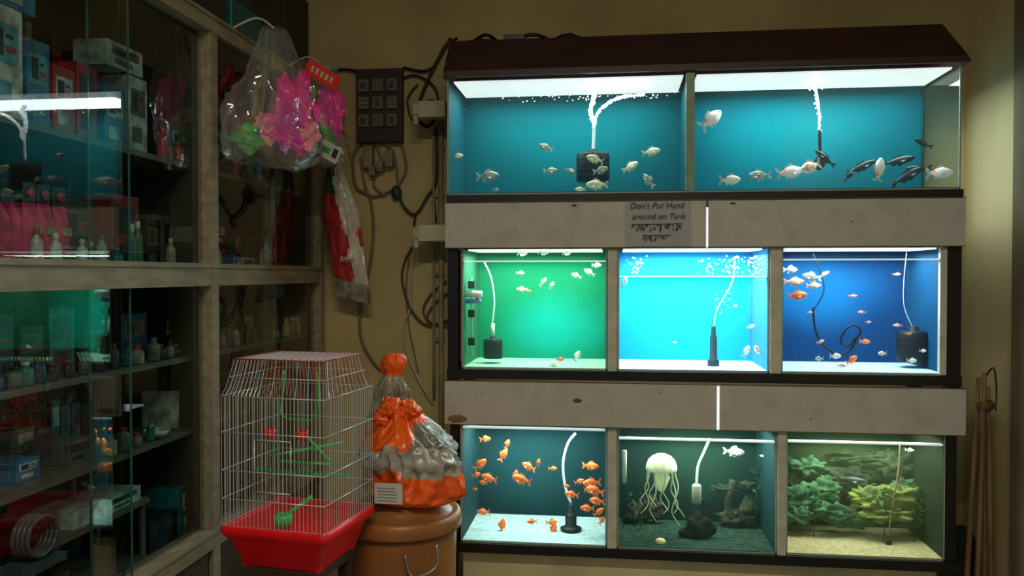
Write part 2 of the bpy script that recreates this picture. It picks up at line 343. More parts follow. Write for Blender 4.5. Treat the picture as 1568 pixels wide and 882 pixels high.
for i in range(120):  # extra bubbles put in for whitish reflections above the waterline
    cu=random.choice((975,1080,1120,1155)); m.ball(RP(cu+random.gauss(0,9),random.uniform(392,421),random.uniform(.05,.14)),random.uniform(.0015,.004),bub,n=6,nz=4)
m.obj('air_bubbles')
m=MB(); hosep(m,[(1253,200),(1254,215),(1254,240)],.18,.006,pumpb)
m.ball(RP(1254,250,.18),.02,pumpb,(1,1,1.4)); hosep(m,[(1246,132),(1252,165),(1253,205)],.185,.004); m.obj('air_pump_outlet')
pump(755,534,32,32,.14,[([(755,516),(755,495)],.007),([(754,495),(757,460),(752,425),(742,402)],.003)])
m=MB()
m.tube([RP(722,545,.05),RP(722,425,.05)],.004,mat('heater_glass',(.35,.6,.4),.2))
for v in (436,480,523): m.bx(*(lambda c:(c.x-.012,c.x+.012,c.y-.008,c.y+.008,c.z-.014,c.z+.014))(RP(722,v,.05)),pumpb)
m.tube([RP(712,450,.045),RP(738,450,.045)],.012,mat('heater_white',(.75,.8,.85)),12)
m.tube([RP(714,461,.045),RP(736,461,.045)],.009,mat('heater_blue',(.1,.3,.8)),12)
m.ball(RP(732,456,.035),.008,mat('heater_red',(.8,.1,.05))); m.obj('aquarium_heater')
m=MB(); c=RP(1093,558,.14)
m.lathe([(.022,0),(.022,.02),(.014,.024),(.013,.11),(.009,.115),(.009,.145),(.005,.15)],(c.x,c.y,1.106),pumpb,20)
hosep(m,[(1094,498),(1098,475),(1112,450),(1122,430),(1125,400)],.14,.0025); m.obj('internal_filter')
pump(1400,530,50,48,.18,[([(1400,505),(1385,470),(1384,430),(1388,385)],.0012)])
m=MB(); hosep(m,[(1245,470),(1248,500),(1258,525),(1280,542),(1300,540),(1312,520),(1318,505),(1306,498),(1293,508),(1288,525),(1300,530),(1312,515)],.14,.004,pumpb)
hosep(m,[(1243,385),(1262,440),(1246,475)],.14,.0022,pumpb); m.obj('air_line_coil')
m=MB(); c=RP(875,812,.16)
m.lathe([(.04,0),(.042,.008),(.03,.014),(.022,.018),(.022,.06),(.018,.064),(.014,.066),(.014,.10),(.008,.104)],(c.x,c.y,.457),pumpb,24)
hosep(m,[(875,772),(866,745),(863,710),(870,680),(882,664)],.16,.005); m.obj('sponge_filter')
# jellyfish ornament
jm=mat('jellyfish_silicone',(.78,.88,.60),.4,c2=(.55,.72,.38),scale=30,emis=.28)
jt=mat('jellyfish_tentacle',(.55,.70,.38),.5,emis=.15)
m=MB(); c=RP(1014,712,.10); R=.058
prof=[(.001,.042),(R*.3,.040),(R*.6,.032),(R*.85,.016),(R*.98,-.004),(R,-.016),(R*.93,-.022),(R*.8,-.012),(R*.4,.0),(.001,.004)]
m.lathe(prof,c,jm,36,fn=lambda t,z:1+.04*math.sin(12*t)*(1 if z<.03 else .3),caps=False)
m.lathe([(.026,-.005),(.022,-.03),(.026,-.05),(.018,-.08),(.008,-.1)],c,jm,20,fn=lambda t,z:1+.25*math.sin(5*t+z*90))
for i in range(9):
    t=2*math.pi*i/9; P=[]
    L=random.uniform(.14,.21); ph=random.uniform(0,6)
    for k in range(9):
        q=k/8; rr=R*.85*(1+.4*q)
        P.append(c+Vector((math.cos(t)*rr+.012*math.sin(ph+q*9)*q*1.5,math.sin(t)*rr*.8+.006*math.cos(ph+q*8),-.015-L*q)))
    m.tube(spline(P,4),[.0036*(1-.6*j/32) for j in range(33)],jt,6)
m.obj('jellyfish_ornament')
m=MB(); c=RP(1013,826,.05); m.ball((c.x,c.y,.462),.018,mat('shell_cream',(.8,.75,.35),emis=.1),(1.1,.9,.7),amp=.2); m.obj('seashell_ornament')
rock=mat('mossy_driftwood',(.02,.02,.012),.9,c2=(.008,.012,.01),bump=.5,scale=30,spec=.1)
m=MB(); c=RP(1072,805,.14)
m.ball((c.x,c.y,.492),.045,rock,(1,.8,1.1),18,12,.7,2.5,seed=3); m.ball((c.x-.02,c.y,.47),.035,rock,(1.6,.8,.6),18,12,.6,3,seed=9)
m.tube(spline([(c.x,c.y,.50),(c.x+.02,c.y,.56),(c.x+.015,c.y,.60)]),[.016,.014]+[.012]*5+[.008]*6,rock,10); m.obj('driftwood')
m=MB(); 
m.lathe([(.016,-.035),(.018,-.03),(.018,.03),(.014,.036)],RP(1068,757,.13),mat('pump_white',(.35,.4,.32)),16)
hosep(m,[(1068,743),(1070,715),(1078,695),(1088,672)],.13,.005)
m.tube([RP(957,740,.05),RP(957,690,.05)],.009,mat('thermometer_glass',(.5,.65,.5),.2,emis=.1),12); m.obj('air_stone_pump')
rk2=mat('reef_rock',(.06,.055,.03),.9,c2=(.008,.018,.010),bump=.6,scale=18,detail=8,spec=.1)
m=MB()
for i,(u,v,rr,sx_,sz_) in enumerate(((1110,750,.035,1.3,.5),(1148,745,.03,1.2,.6),(1175,785,.04,.8,1.4),(1000,780,.04,1.1,1.2),(965,800,.045,.8,1.2),(1130,805,.05,1.3,.7))):
    c=RP(u,v,.28); c.x=min(max(c.x,.095),.53); m.ball((c.x,c.y,max(c.z,.49)),rr,rk2,(sx_,.45,sz_),24,16,.9,2.5,seed=i*3,ridge=.4)
c=RP(1125,790,.27); m.tube(spline([(c.x,3.28,.456),(c.x-.02,3.28,.55),(c.x,3.28,.64)]),.016,rk2,10)
m.obj('reef_rockwork')
def leaf(m,base,dirv,L,wd,mt,curl=.3):
    d=dirv.normalized(); side=d.cross(Vector((random.uniform(-.3,.3),1,random.uniform(-.2,.2)))); 
    if side.length<1e-3: side=Vector((1,0,0))
    side.normalize(); up=side.cross(d).normalized()
    vs=[];prf=[.1,.75,1,.7,.05]
    for i,q in enumerate(prf):
        t=i/4; c=base+d*L*t+up*curl*L*t*t
        vs+= [c-side*wd*q/2, c+up*wd*.12*q, c+side*wd*q/2]
    fs=[]
    for i in range(4):
        a=i*3; fs+=[(a,a+1,a+4,a+3),(a+1,a+2,a+5,a+4)]
    m.add(vs,fs,mt,True)
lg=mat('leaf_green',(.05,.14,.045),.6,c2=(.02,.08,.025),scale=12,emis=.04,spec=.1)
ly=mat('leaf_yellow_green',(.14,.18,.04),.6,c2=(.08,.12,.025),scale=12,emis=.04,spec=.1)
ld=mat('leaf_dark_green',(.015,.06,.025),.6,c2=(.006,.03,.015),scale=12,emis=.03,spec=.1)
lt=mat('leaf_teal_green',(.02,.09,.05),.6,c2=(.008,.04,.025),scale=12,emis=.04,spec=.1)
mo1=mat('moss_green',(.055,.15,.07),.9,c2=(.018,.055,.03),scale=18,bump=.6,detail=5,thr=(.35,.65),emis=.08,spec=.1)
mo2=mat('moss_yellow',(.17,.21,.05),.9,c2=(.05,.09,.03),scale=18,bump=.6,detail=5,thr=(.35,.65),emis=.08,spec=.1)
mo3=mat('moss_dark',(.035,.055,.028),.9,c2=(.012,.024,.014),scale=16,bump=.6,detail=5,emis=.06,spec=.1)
X3=(.62,1.15); X2=(.025,.58)
m=MB()
for i,(u,v,rr,sx_,sz_,mt,dp) in enumerate(((1235,765,.06,1.0,.7,mo1,.24),(1262,750,.05,1.1,.7,mo1,.26),(1280,785,.045,1.2,.6,mo1,.2),(1240,715,.045,1,.6,mo1,.28),(1225,790,.04,1,.6,mo1,.2),
   (1345,768,.055,1.2,.7,mo2,.2),(1378,760,.05,1.2,.7,mo2,.2),(1360,790,.05,1.4,.4,mo2,.18),(1320,755,.04,1,.8,mo3,.27),(1430,780,.05,1,.8,mo2,.24),(1438,750,.035,1,.8,mo1,.26),(1300,795,.045,1.6,.45,mo1,.24),
   (1300,735,.055,1.3,.7,mo3,.3),(1365,715,.06,1.5,.5,mo3,.31),(1430,715,.05,1,.9,mo3,.3),(1310,700,.05,1.5,.4,mo3,.31),(1215,740,.04,.8,1.6,mo3,.3),(1400,800,.04,1.5,.4,mo3,.2))):
    c=RP(u,v,dp); c.x=min(max(c.x,X3[0]+rr*1.2),X3[1]-rr*1.2); m.ball((c.x,c.y,max(c.z,.458+rr*sz_*.5)),rr*1.12,mt,(sx_*1.1,.5,sz_*1.1),30,22,.9,2.6,seed=i*5+1,ridge=.35)
m.obj('moss_covered_reef')
def clump(name,u,v,spread_u,spread_v,n,L,mt,dep0,dep1,zmin,xlim,stems=3):
    m=MB()
    for i in range(n):
        a=random.gauss(0,.42); b=random.random()
        c=RP(u+a*spread_u,v+(b-.5)*2*spread_v*(1-min(abs(a),1)*.3),random.uniform(dep0,dep1))
        c.x=min(max(c.x,xlim[0]+L*.9),xlim[1]-L*.9); c.z=max(c.z,zmin+.006)
        dv=Vector((random.gauss(0,.8),random.gauss(0,.4)-.2,random.uniform(.1,1)))
        leaf(m,c,dv,L*random.uniform(.6,1),L*random.uniform(.45,.7),random.choice(mt),random.uniform(-.5,.1))
    for i in range(stems):
        c=RP(u+random.gauss(0,.3)*spread_u,v,(dep0+dep1)/2); c.x=min(max(c.x,xlim[0]+.03),xlim[1]-.03)
        m.tube([(c.x,c.y,zmin),(c.x+.01,c.y,max(c.z,zmin+.03))],.002,ld,5)
    return m.obj(name)
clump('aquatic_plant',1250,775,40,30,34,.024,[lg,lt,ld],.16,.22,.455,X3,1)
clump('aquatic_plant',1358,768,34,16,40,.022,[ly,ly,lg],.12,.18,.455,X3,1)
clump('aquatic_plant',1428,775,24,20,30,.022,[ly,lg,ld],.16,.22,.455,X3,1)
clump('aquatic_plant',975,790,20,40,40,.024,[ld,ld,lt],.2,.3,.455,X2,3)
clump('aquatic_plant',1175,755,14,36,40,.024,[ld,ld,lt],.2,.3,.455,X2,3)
m=MB(); hosep(m,[(1380,680),(1378,720),(1372,760),(1366,800),(1363,822)],.14,.0028,mat('twig_brown',(.2,.15,.08),emis=.02)); c=RP(1364,820,.14); m.ball((c.x,c.y,.458),.012,rock); m.obj('hanging_air_tube')
# ------------------------------------------------------------------ notice paper
n0=RP(958,311); n1=RP(1057,380)
m=MB(); pm=mat('notice_paper',(.42,.45,.49),.7,var=.05)
gx=8;gy=6;vs=[];fs=[]
for j in range(gy+1):
    for i in range(gx+1):
        a=i/gx;b=j/gy
        vs.append((n0.x+(n1.x-n0.x)*a,RY-.0300-.002*(noise.noise(Vector((a*3,b*3,1)))+.4)-(.004*b*b),1.712+(1.55-1.712)*b))
for j in range(gy):
    for i in range(gx): q=j*(gx+1)+i; fs.append((q,q+1,q+gx+2,q+gx+1))
m.add(vs,fs,pm,True); paper=m.obj('handwritten_notice')
ink=mat('blue_ink',(.02,.03,.12),.6)
for i,(tx,zz,sz) in enumerate((("Don't Put Hand",1.686,.030),("around on Tank",1.648,.029))):
    cu=bpy.data.curves.new('text_line','FONT'); cu.body=tx; cu.size=sz; cu.shear=.2; cu.extrude=.0002; cu.materials.append(ink)
    o=bpy.data.objects.new('text_line_%d'%(i+1),cu); sc.collection.objects.link(o); o.location=(n0.x+.014+i*.008,RY-.0375,zz); o.rotation_euler=(math.radians(90),0,0); o.parent=paper
m=MB(); random.seed(5)
for (z,a,b) in ((1.615,.02,.2),(1.575,.06,.16)):
    x=n0.x+a
    m.tube([(x,RY-.0385,z+.014),(n0.x+b,RY-.0385,z+.015)],.0012,ink,4)
    while x<n0.x+b-.01:
        P=[(x+random.uniform(-.002,.012),RY-.0385,z+random.uniform(-.012,.014)) for _ in range(4)]
        m.tube(spline(P,4),.0011,ink,4); x+=.013
m.obj('scribble',parent=paper)
# hood top clutter
m=MB(); blk=mat('black_rubber',(.01,.01,.012),.4)
m.ball((-.17,3.17,2.350),.055,mat('dark_blue_cloth',(.01,.02,.05)),(1,.7,.5),amp=.3)
m.obj('folded_cloth')
m=MB()
m.tube(spline([(-.62,3.12,2.338),(-.5,3.08,2.336),(-.42,3.15,2.35),(-.35,3.1,2.336),(-.25,3.14,2.345),(-.1,3.1,2.333)]),.008,blk,8)
m.tube(spline([(-.55,3.15,2.345),(-.48,3.1,2.365),(-.42,3.15,2.345),(-.3,3.12,2.365),(-.2,3.2,2.34)]),.007,blk,8)
m.bx(-.41,-.33,3.07,3.13,2.327,2.355,blk); m.obj('power_cord')
m=MB(); m.lathe([(.03,0),(.03,.004)],(0,0,0),mat('hole_black',(.003,.003,.003)),24,M=Matrix.Translation((.52,YB-.001,2.61))@Matrix.Rotation(math.radians(90),4,'X')); m.obj('wall_conduit_opening')
# ------------------------------------------------------------------ back-wall electrics
def WP(u,v,y=YB-.02): return Vector((-1.235+(u-500)*.00289,y,1.45+(420-v)*.00281))
def wire(name,lst):
    m=MB()
    for pts,r_,mt in lst: m.tube(spline([WP(*p) for p in pts]),r_,mt,7)
    return m.obj(name)
cw=mat('cream_cable',(.24,.18,.09),.6); cb=mat('brown_cable',(.10,.07,.035),.6); cwh=mat('white_cable',(.6,.6,.5),.5); cg=mat('dark_green_cable',(.02,.05,.03),.5)
m=MB(); bb=mat('switchboard_brown',(.03,.018,.014),.5,scale=20)
a=WP(549,107);b=WP(618,218); m.bx(a.x,b.x,YB-.05,YB,b.z,a.z,bb)
sw=mat('switch_grey',(.16,.14,.125),.45); swd=mat('switch_dark',(.02,.016,.014),.4)
for i in range(3):
    for j in range(3):
        cx=a.x+.036+i*.062; cz=a.z-.072-j*.075
        m.bx(cx-.022,cx+.022,YB-.062,YB-.05,cz-.026,cz+.026,sw)
        if (i+j)%2: 
            for dx,dz in ((-.009,.01),(.009,.01),(-.008,-.01),(.008,-.01)): m.bx(cx+dx-.003,cx+dx+.003,YB-.064,YB-.062,cz+dz-.004,cz+dz+.004,swd)
        else: m.bx(cx-.010,cx+.010,YB-.070,YB-.062,cz-.013,cz+.013,mat('switch_rocker',(.06,.05,.045),.4))
m.obj('switchboard',bevel=.002)
m=MB()
for (u,v,w_,h_) in ((566,240,14,34),(584,255,10,16),(598,243,12,26),(572,262,10,14)):
    c=WP(u,v,YB-.035); m.bx(c.x-w_*.0014,c.x+w_*.0014,YB-.05,YB-.001,c.z-h_*.0014,c.z+h_*.0014,mat('plug_cream',(.24,.20,.12),.5))
c=WP(608,295); m.ball((c.x,YB-.025,c.z),.024,cg,(1,.9,1.3)); m.obj('electric_plug',bevel=.003)
m=MB()
for u,v0,v1,r_ in ((675,190,935,.011),(664,200,610,.006)):
    m.tube([WP(u,v0),WP(u,v1)],r_,mat('conduit_cream',(.42,.38,.22),.5),10)
for v in (230,300,420,520): c=WP(672,v); m.bx(c.x-.03,c.x+.022,YB-.02,YB,c.z-.006,c.z+.006,mat('conduit_clip',(.3,.28,.18)))
m.obj('electrical_conduit')
for v in (180,360):
    m=MB(); c=WP(655,v,3.30); c.x*=.965
    m.bx(c.x-.03,c.x+.085,3.27,3.33,c.z-.034,c.z+.034,mat('ballast_cream',(.62,.6,.38),.4))
    m.bx(c.x-.055,c.x-.03,3.28,3.32,c.z-.02,c.z+.025,mat('tube_end_white',(.7,.68,.5),.4)); m.tube([(c.x-.045,3.3,c.z-.02),(c.x-.045,3.3,c.z-.06)],.014,cwh,10)
    m.bx(c.x+.03,c.x+.16,3.30,3.325,c.z-.006,c.z+.006,cb)
    m.tube([(c.x-.02,3.33,c.z),(c.x-.02,YB,c.z)],.01,cwh,8)
    m.obj('tube_light_ballast',bevel=.004)
wire('electric_cable',[([(553,217),(541,240),(546,285),(566,300),(572,350),(566,410),(552,470),(553,520),(575,560),(600,575)],.006,cw),
 ([(615,217),(622,260),(604,288),(572,300),(560,285),(552,240)],.005,cw),([(590,217),(605,240),(610,290)],.005,cw),([(575,217),(585,250),(572,280),(590,300)],.004,cw)])
wire('electric_cable',[([(500,106),(530,104),(550,108)],.006,blk),([(618,104),(650,110),(668,100),(680,75),(700,62)],.006,blk),([(617,120),(635,116),(655,125),(668,140),(672,165)],.005,blk),
 ([(690,62),(665,105),(645,150),(640,180),(655,195),(668,180)],.007,blk),([(632,185),(640,165),(660,155),(680,165)],.005,blk),([(640,130),(625,150),(628,175),(636,190)],.004,blk)])
wire('electric_cable',[([(609,290),(618,315),(636,328),(655,300),(668,275),(668,195)],.006,cg),([(636,328),(634,345)],.005,cg),([(664,300),(668,340)],.004,cg)])
wire('electric_cable',[([(632,378),(620,400),(616,430),(630,475),(655,498),(685,490)],.005,cb),([(683,430),(660,450),(648,475),(660,498)],.004,cb),([(690,445),(665,465),(655,490),(690,500)],.004,cb)])
wire('electric_cable',[([(634,380),(630,420),(628,470),(618,500),(625,545),(645,590),(662,618)],.004,cwh),([(628,380),(622,440),(626,500),(634,540),(640,570)],.003,cw)])
# ------------------------------------------------------------------ glass cabinet
XC=-1.25
cf=mat('cabinet_frame_beige',(.30,.27,.19),.5,c2=(.20,.175,.12),scale=10,stretch=(4,1,4))
ci=mat('cabinet_inside',(.024,.030,.024),.7,scale=3); shf=mat('cabinet_shelf',(.10,.10,.08),.5,scale=8)
m=MB()
for y,wd in ((3.395,.04),(2.438,.045),(1.40,.05),(.42,.05)):
    m.bx(XC-.034,XC+.010,y-wd/2,y+wd/2,.0,2.26,cf)
for z0,z1,xx in ((1.414,1.484,XC+.008),(2.205,2.262,XC+.012),(.59,.65,XC+.012)):
    m.bx(XC-.034,xx,.4,3.415,z0,z1,cf)
    m.bx(XC-.034,xx+.006,.4,3.415,z1-.014,z1-.004,cf)
m.bx(XL+.001,XC-.034,.4,3.415,2.235,2.26,ci); m.bx(XL+.001,XL+.015,.4,3.415,0,2.235,ci)
m.bx(XL+.015,XC-.034,3.40,3.415,0,2.235,ci); m.bx(XL+.015,XC-.034,.4,.42,0,2.235,ci)
m.bx(XL+.015,XC-.034,2.430,2.446,.62,2.235,ci)
for z in (1.455,.63): m.bx(XL+.015,XC-.034,.42,3.40,z-.02,z,shf)
for z in (1.795,1.195,.965): m.bx(XL+.015,-1.31,.42,3.40,z-.016,z,shf)
m.bx(XC-.02,XC-.005,.42,3.40,0,.6,mat('cabinet_plinth_panel',(.06,.045,.03),.6))
cgl=glass('cabinet_glass',(.82,.95,.91),refl=1.3,base=.10,rough=.012)
cge=mat('glass_edge_green',(.03,.12,.12),.2)
for (z0,z1) in ((1.484,2.205),(.65,1.414)):
    for (a,b,x) in ((1.43,2.01,XC-.010),(1.86,2.415,XC-.022),(2.461,2.95,XC-.010),(2.87,3.375,XC-.022),(.446,1.375,XC-.010)):
        m.add([(x,a,z0),(x,b,z0),(x,b,z1),(x,a,z1)],[(0,1,2,3)],cgl)
    for y,x in ((2.01,XC-.010),(1.86,XC-.022),(2.95,XC-.010),(2.87,XC-.022)):
        m.bx(x-.0025,x+.0015,y-.002,y+.002,z0,z1,cge)
cab=m.obj('glass_display_cabinet')
TB=[(0,1.67),(50,1.777),(100,1.893),(150,2.025),(200,2.17),(250,2.343),(300,2.54),(350,2.77),(400,3.04),(450,3.37)]
def cy(u):
    if u<0: return 1.67+u*.0022
    for (a,ya),(b,yb_) in zip(TB,TB[1:]):
        if u<=b: return ya+(yb_-ya)*(u-a)/(b-a)
    return TB[-1][1]
COL={'blue':(.03,.17,.40),'white':(.46,.52,.54),'red':(.36,.02,.03),'pink':(.62,.03,.20),'teal':(.015,.15,.18),'dark':(.012,.014,.014),'green':(.02,.15,.05),'cyan':(.08,.33,.48),'cream':(.32,.30,.2),'orange':(.4,.12,.02),'grey':(.10,.115,.12),'navy':(.01,.03,.10)}
def cm(c): return mat('packaging_'+c,COL[c],.4,var=.3,scale=30,detail=7)
def cbox(m,u0,u1,z,h,c,lab=None,x=-1.36,dp=.12):
    y0,y1=cy(u0)+.004,cy(u1)-.004
    m.bx(x-dp,x,y0,y1,z,z+h,cm(c))
    if lab:
        m.bx(x,x+.001,y0+(y1-y0)*.12,y1-(y1-y0)*.12,z+h*.5,z+h*.85,cm(lab)); m.bx(x,x+.001,y0+(y1-y0)*.2,y1-(y1-y0)*.3,z+h*.15,z+h*.35,cm(lab))
        m.bx(x,x+.0015,y0+(y1-y0)*.2,y0+(y1-y0)*.5,z+h*.56,z+h*.8,cm('dark'))
        m.bx(x,x+.0015,y0+(y1-y0)*.55,y0+(y1-y0)*.82,z+h*.60,z+h*.66,cm('red')); m.bx(x,x+.0015,y0+(y1-y0)*.55,y0+(y1-y0)*.75,z+h*.72,z+h*.76,cm('navy'))
def cbot(m,u,z,h,r_,c,cap='white',x=-1.37):
    y=cy(u); m.lathe([(r_*.95,0),(r_,.005),(r_,h*.62),(r_*.9,h*.7),(r_*.4,h*.8),(r_*.4,h*.84)],(x,y,z),cm(c),16)
    m.lathe([(r_*.5,h*.84),(r_*.5,h),(r_*.45,h)],(x,y,z),cm(cap),14)
def goods(name,fn):
    m=MB(); fn(m); return m.obj(name,bevel=.001)
random.seed(21)
def filler(m,z,hmin,hmax,cols,x=-1.5):
    y=.5
    while y<3.33:
        w_=random.uniform(.035,.10); h=random.uniform(hmin,hmax)
        if abs(y+w_/2-2.438)>.075+w_/2-.03 and y+w_<3.38:
            c=random.choice(cols); 
            if random.random()<.35: m.lathe([(w_*.28,0),(w_*.3,h*.6),(w_*.14,h*.8),(w_*.14,h)],(x-.04,y+w_/2,z),cm(c),14)
            else:
                m.bx(x-.09,x,y,y+w_-.006,z,z+h,cm(c)); l=random.choice(cols+['white'])
                m.bx(x,x+.001,y+w_*.15,y+w_*.8,z+h*random.uniform(.3,.5),z+h*.85,cm(l))
        y+=w_
def jars(m,z,cols,x,ua,ub,hm=.09):
    u=ua
    while u<ub:
        h=hm*random.uniform(.6,1.2); r_=random.uniform(.012,.020)
        if abs(cy(u)-2.438)>.05: cbot(m,u,z,h,r_,random.choice(cols),random.choice(['white','red','blue','grey','dark']),x=x)
        u+=random.uniform(12,26)*(1 if u<200 else .7)
def f0(m):
    filler(m,1.796,.12,.34,['blue','teal','dark','grey','cyan','navy','red','white'])
    filler(m,1.456,.10,.28,['dark','blue','navy','grey','teal','red','white'])
    filler(m,1.196,.05,.17,['dark','dark','navy','teal','grey','cream'])
    filler(m,.966,.05,.15,['dark','dark','grey','teal','cream'])
    filler(m,.631,.05,.24,['dark','dark','grey','navy'])
goods('shelf_stock',f0)
def fj(m):
    jars(m,1.197,['grey','navy','teal','dark','cream'],-1.335,-20,420,.06)
    jars(m,.967,['grey','teal','cream','dark'],-1.33,150,215,.06)
    jars(m,1.797,['cream','white','blue','grey','red'],-1.33,236,300,.09)
    jars(m,1.457,['cream','grey','teal','white'],-1.30,104,165,.08)
goods('row_of_jars',fj)
def f1(m):
    z=1.796
    for a in ((-20,40,.26,'white','cyan'),(42,80,.21,'blue','cyan'),(82,118,.17,'red','white'),(118,152,.20,'red','dark'),(160,196,.17,'blue','white'),(198,228,.22,'white','grey'),(262,284,.12,'blue','white'),(236,256,.15,'dark','grey'),(345,362,.12,'grey','white'),(362,400,.08,'blue','white')): cbox(m,a[0],a[1],z,a[2],a[3],a[4])
    cbox(m,-10,60,z+.262,.09,'blue','white'); cbox(m,165,222,z+.225,.07,'white','grey',dp=.1)
goods('boxed_pet_supplies',f1)
def f2(m):
    z=1.456
    for a in ((-30,10,.19,'navy','white'),(108,160,.19,'dark','grey'),(186,228,.22,'red','dark'),(238,260,.16,'dark','grey'),(262,280,.18,'grey','dark'),(282,305,.12,'dark','teal'),(344,362,.10,'dark','red'),(378,396,.06,'grey',None)): cbox(m,a[0],a[1],z,a[2],a[3],a[4],x=-1.39,dp=.1)
    cbox(m,340,352,z,.06,'blue','white',x=-1.32,dp=.05); cbox(m,354,374,z,.055,'white','blue',x=-1.32,dp=.05)
    cbox(m,340,358,z+.10,.07,'red','white',x=-1.39)
goods('boxed_aquarium_supplies',f2)
def f3(m):
    for u,c in ((30,'pink'),(52,'pink'),(76,'pink')):
        y0=cy(u-10);y1=cy(u+10);z=1.457; x=-1.335
        for i in range(3):
            M=Matrix.Translation((-.028*i,0,0)); ym=(y0+y1)/2
            m.add([(x,y0,z),(x,y1,z),(x,y1,z+.16),(x,y0,z+.16),(x+.022,ym-.010,z+.04),(x+.022,ym+.010,z+.04),(x+.018,ym+.010,z+.12),(x+.018,ym-.010,z+.12)],[(0,1,5,4),(1,2,6,5),(2,3,7,6),(3,0,4,7),(4,5,6,7),(0,3,2,1)],cm(c),False,M)
        m.bx(x+.018,x+.0245,ym-.014,ym+.014,z+.085,z+.105,cm('cream'))
        m.bx(x+.018,x+.0245,ym-.010,ym+.010,z+.055,z+.063,cm('white'))
        m.bx(x-.002,x+.002,y0,y1,z+.16,z+.205,cm('dark'))
        m.lathe([(.012,0),(.012,.006)],(0,0,0),cm('red'),12,M=Matrix.Translation((x+.003,ym,z+.18))@Matrix.Rotation(math.radians(90),4,'Y'))
goods('pink_fish_food_packets',f3)
def f4(m):
    for u,h,c,cap in ((170,.13,'teal','white'),(180,.14,'green','white'),(232,.10,'cream','white'),(384,.12,'white','blue'),(302,.10,'cream','red'),(20,.10,'white','red'),(50,.09,'white','white'),(92,.08,'white','white')): cbot(m,u,1.457,h,.014 if u<300 else .024,c,cap,x=-1.30)
    for u,h,c in ((350,.09,'red'),(372,.11,'green'),(388,.10,'blue')): cbot(m,u,1.797,h,.02,c,x=-1.335)
goods('medicine_bottles',f4)
def f5(m):
    z=1.196
    for a in ((-20,40,.16,'navy','teal'),(45,85,.13,'dark','grey'),(90,130,.17,'teal','dark'),(140,175,.12,'dark','green'),(200,240,.14,'navy','grey'),(340,380,.15,'dark','grey'),(385,400,.10,'grey','white'),(405,440,.12,'dark','teal'),(262,300,.13,'dark','cream')): cbox(m,a[0],a[1],z,a[2],a[3],a[4],x=-1.39,dp=.1)
    for a in ((268,296,.115,'white',None),(20,60,.05,'blue','white'),(100,140,.06,'grey','dark'),(345,380,.1,'dark','grey')): cbox(m,a[0],a[1],.966,a[2],a[3],a[4],x=-1.36)
    for u,c,cap in ((446,'cream','white'),(438,'red','white'),(428,'cream','white')): cbot(m,u,1.197,.07,.018,c,cap,x=-1.335)
goods('stacked_cartons',f5)
def f6(m):
    z=.631
    for a in ((-10,40,.12,'grey','white'),(60,95,.1,'dark','grey'),(97,142,.045,'white',None),(148,205,.04,'white','teal'),(215,260,.09,'dark','navy'),(262,300,.15,'teal','white'),(345,400,.16,'dark','grey')): cbox(m,a[0],a[1],z if a[0] not in (97,148) else .806,a[2],a[3],a[4],x=-1.34)
    m.bx(-1.5,-1.33,cy(60),cy(212),.79,.806,shf); m.bx(-1.5,-1.48,cy(62),cy(66),.631,.79,shf); m.bx(-1.5,-1.48,cy(206),cy(210),.631,.79,shf); m.bx(-1.35,-1.34,cy(206),cy(210),.631,.79,shf)
goods('carton_stack',f6)
m=MB(); m.lathe([(.012,0),(.03,.008),(.038,.025),(.036,.025),(.028,.011),(.001,.005)],(-1.335,cy(226),.967),cm('white'),20,caps=False); m.obj('feeding_bowl')
m=MB(); coil=mat('grey_coil_hose',(.05,.09,.12),.3)
for i in range(4):
    P=[(-1.345+.012*i,cy(30)+.05*math.cos(t/12*2*math.pi),.845+.045*math.sin(t/12*2*math.pi)) for t in range(13)]
    m.tube(spline(P,3),.006,coil,6)
m.bx(-1.37,-1.29,cy(30)-.06,cy(30)+.06,.772,.79,coil); m.obj('coiled_air_hose')
m=MB()
m.bx(-1.5,-1.27,2.62,2.85,2.262,2.38,cm('teal')); m.bx(-1.46,-1.26,2.88,3.12,2.262,2.36,cm('navy')); m.bx(-1.45,-1.28,2.66,2.8,2.382,2.47,cm('navy'))
m.bx(-1.6,-1.3,3.14,3.4,2.262,2.62,mat('dark_carton',(.05,.035,.025),.8)); m.bx(-1.55,-1.262,1.7,2.56,2.262,2.75,mat('dark_carton2',(.03,.022,.016),.8)); m.obj('cabinet_top_cartons',bevel=.003)
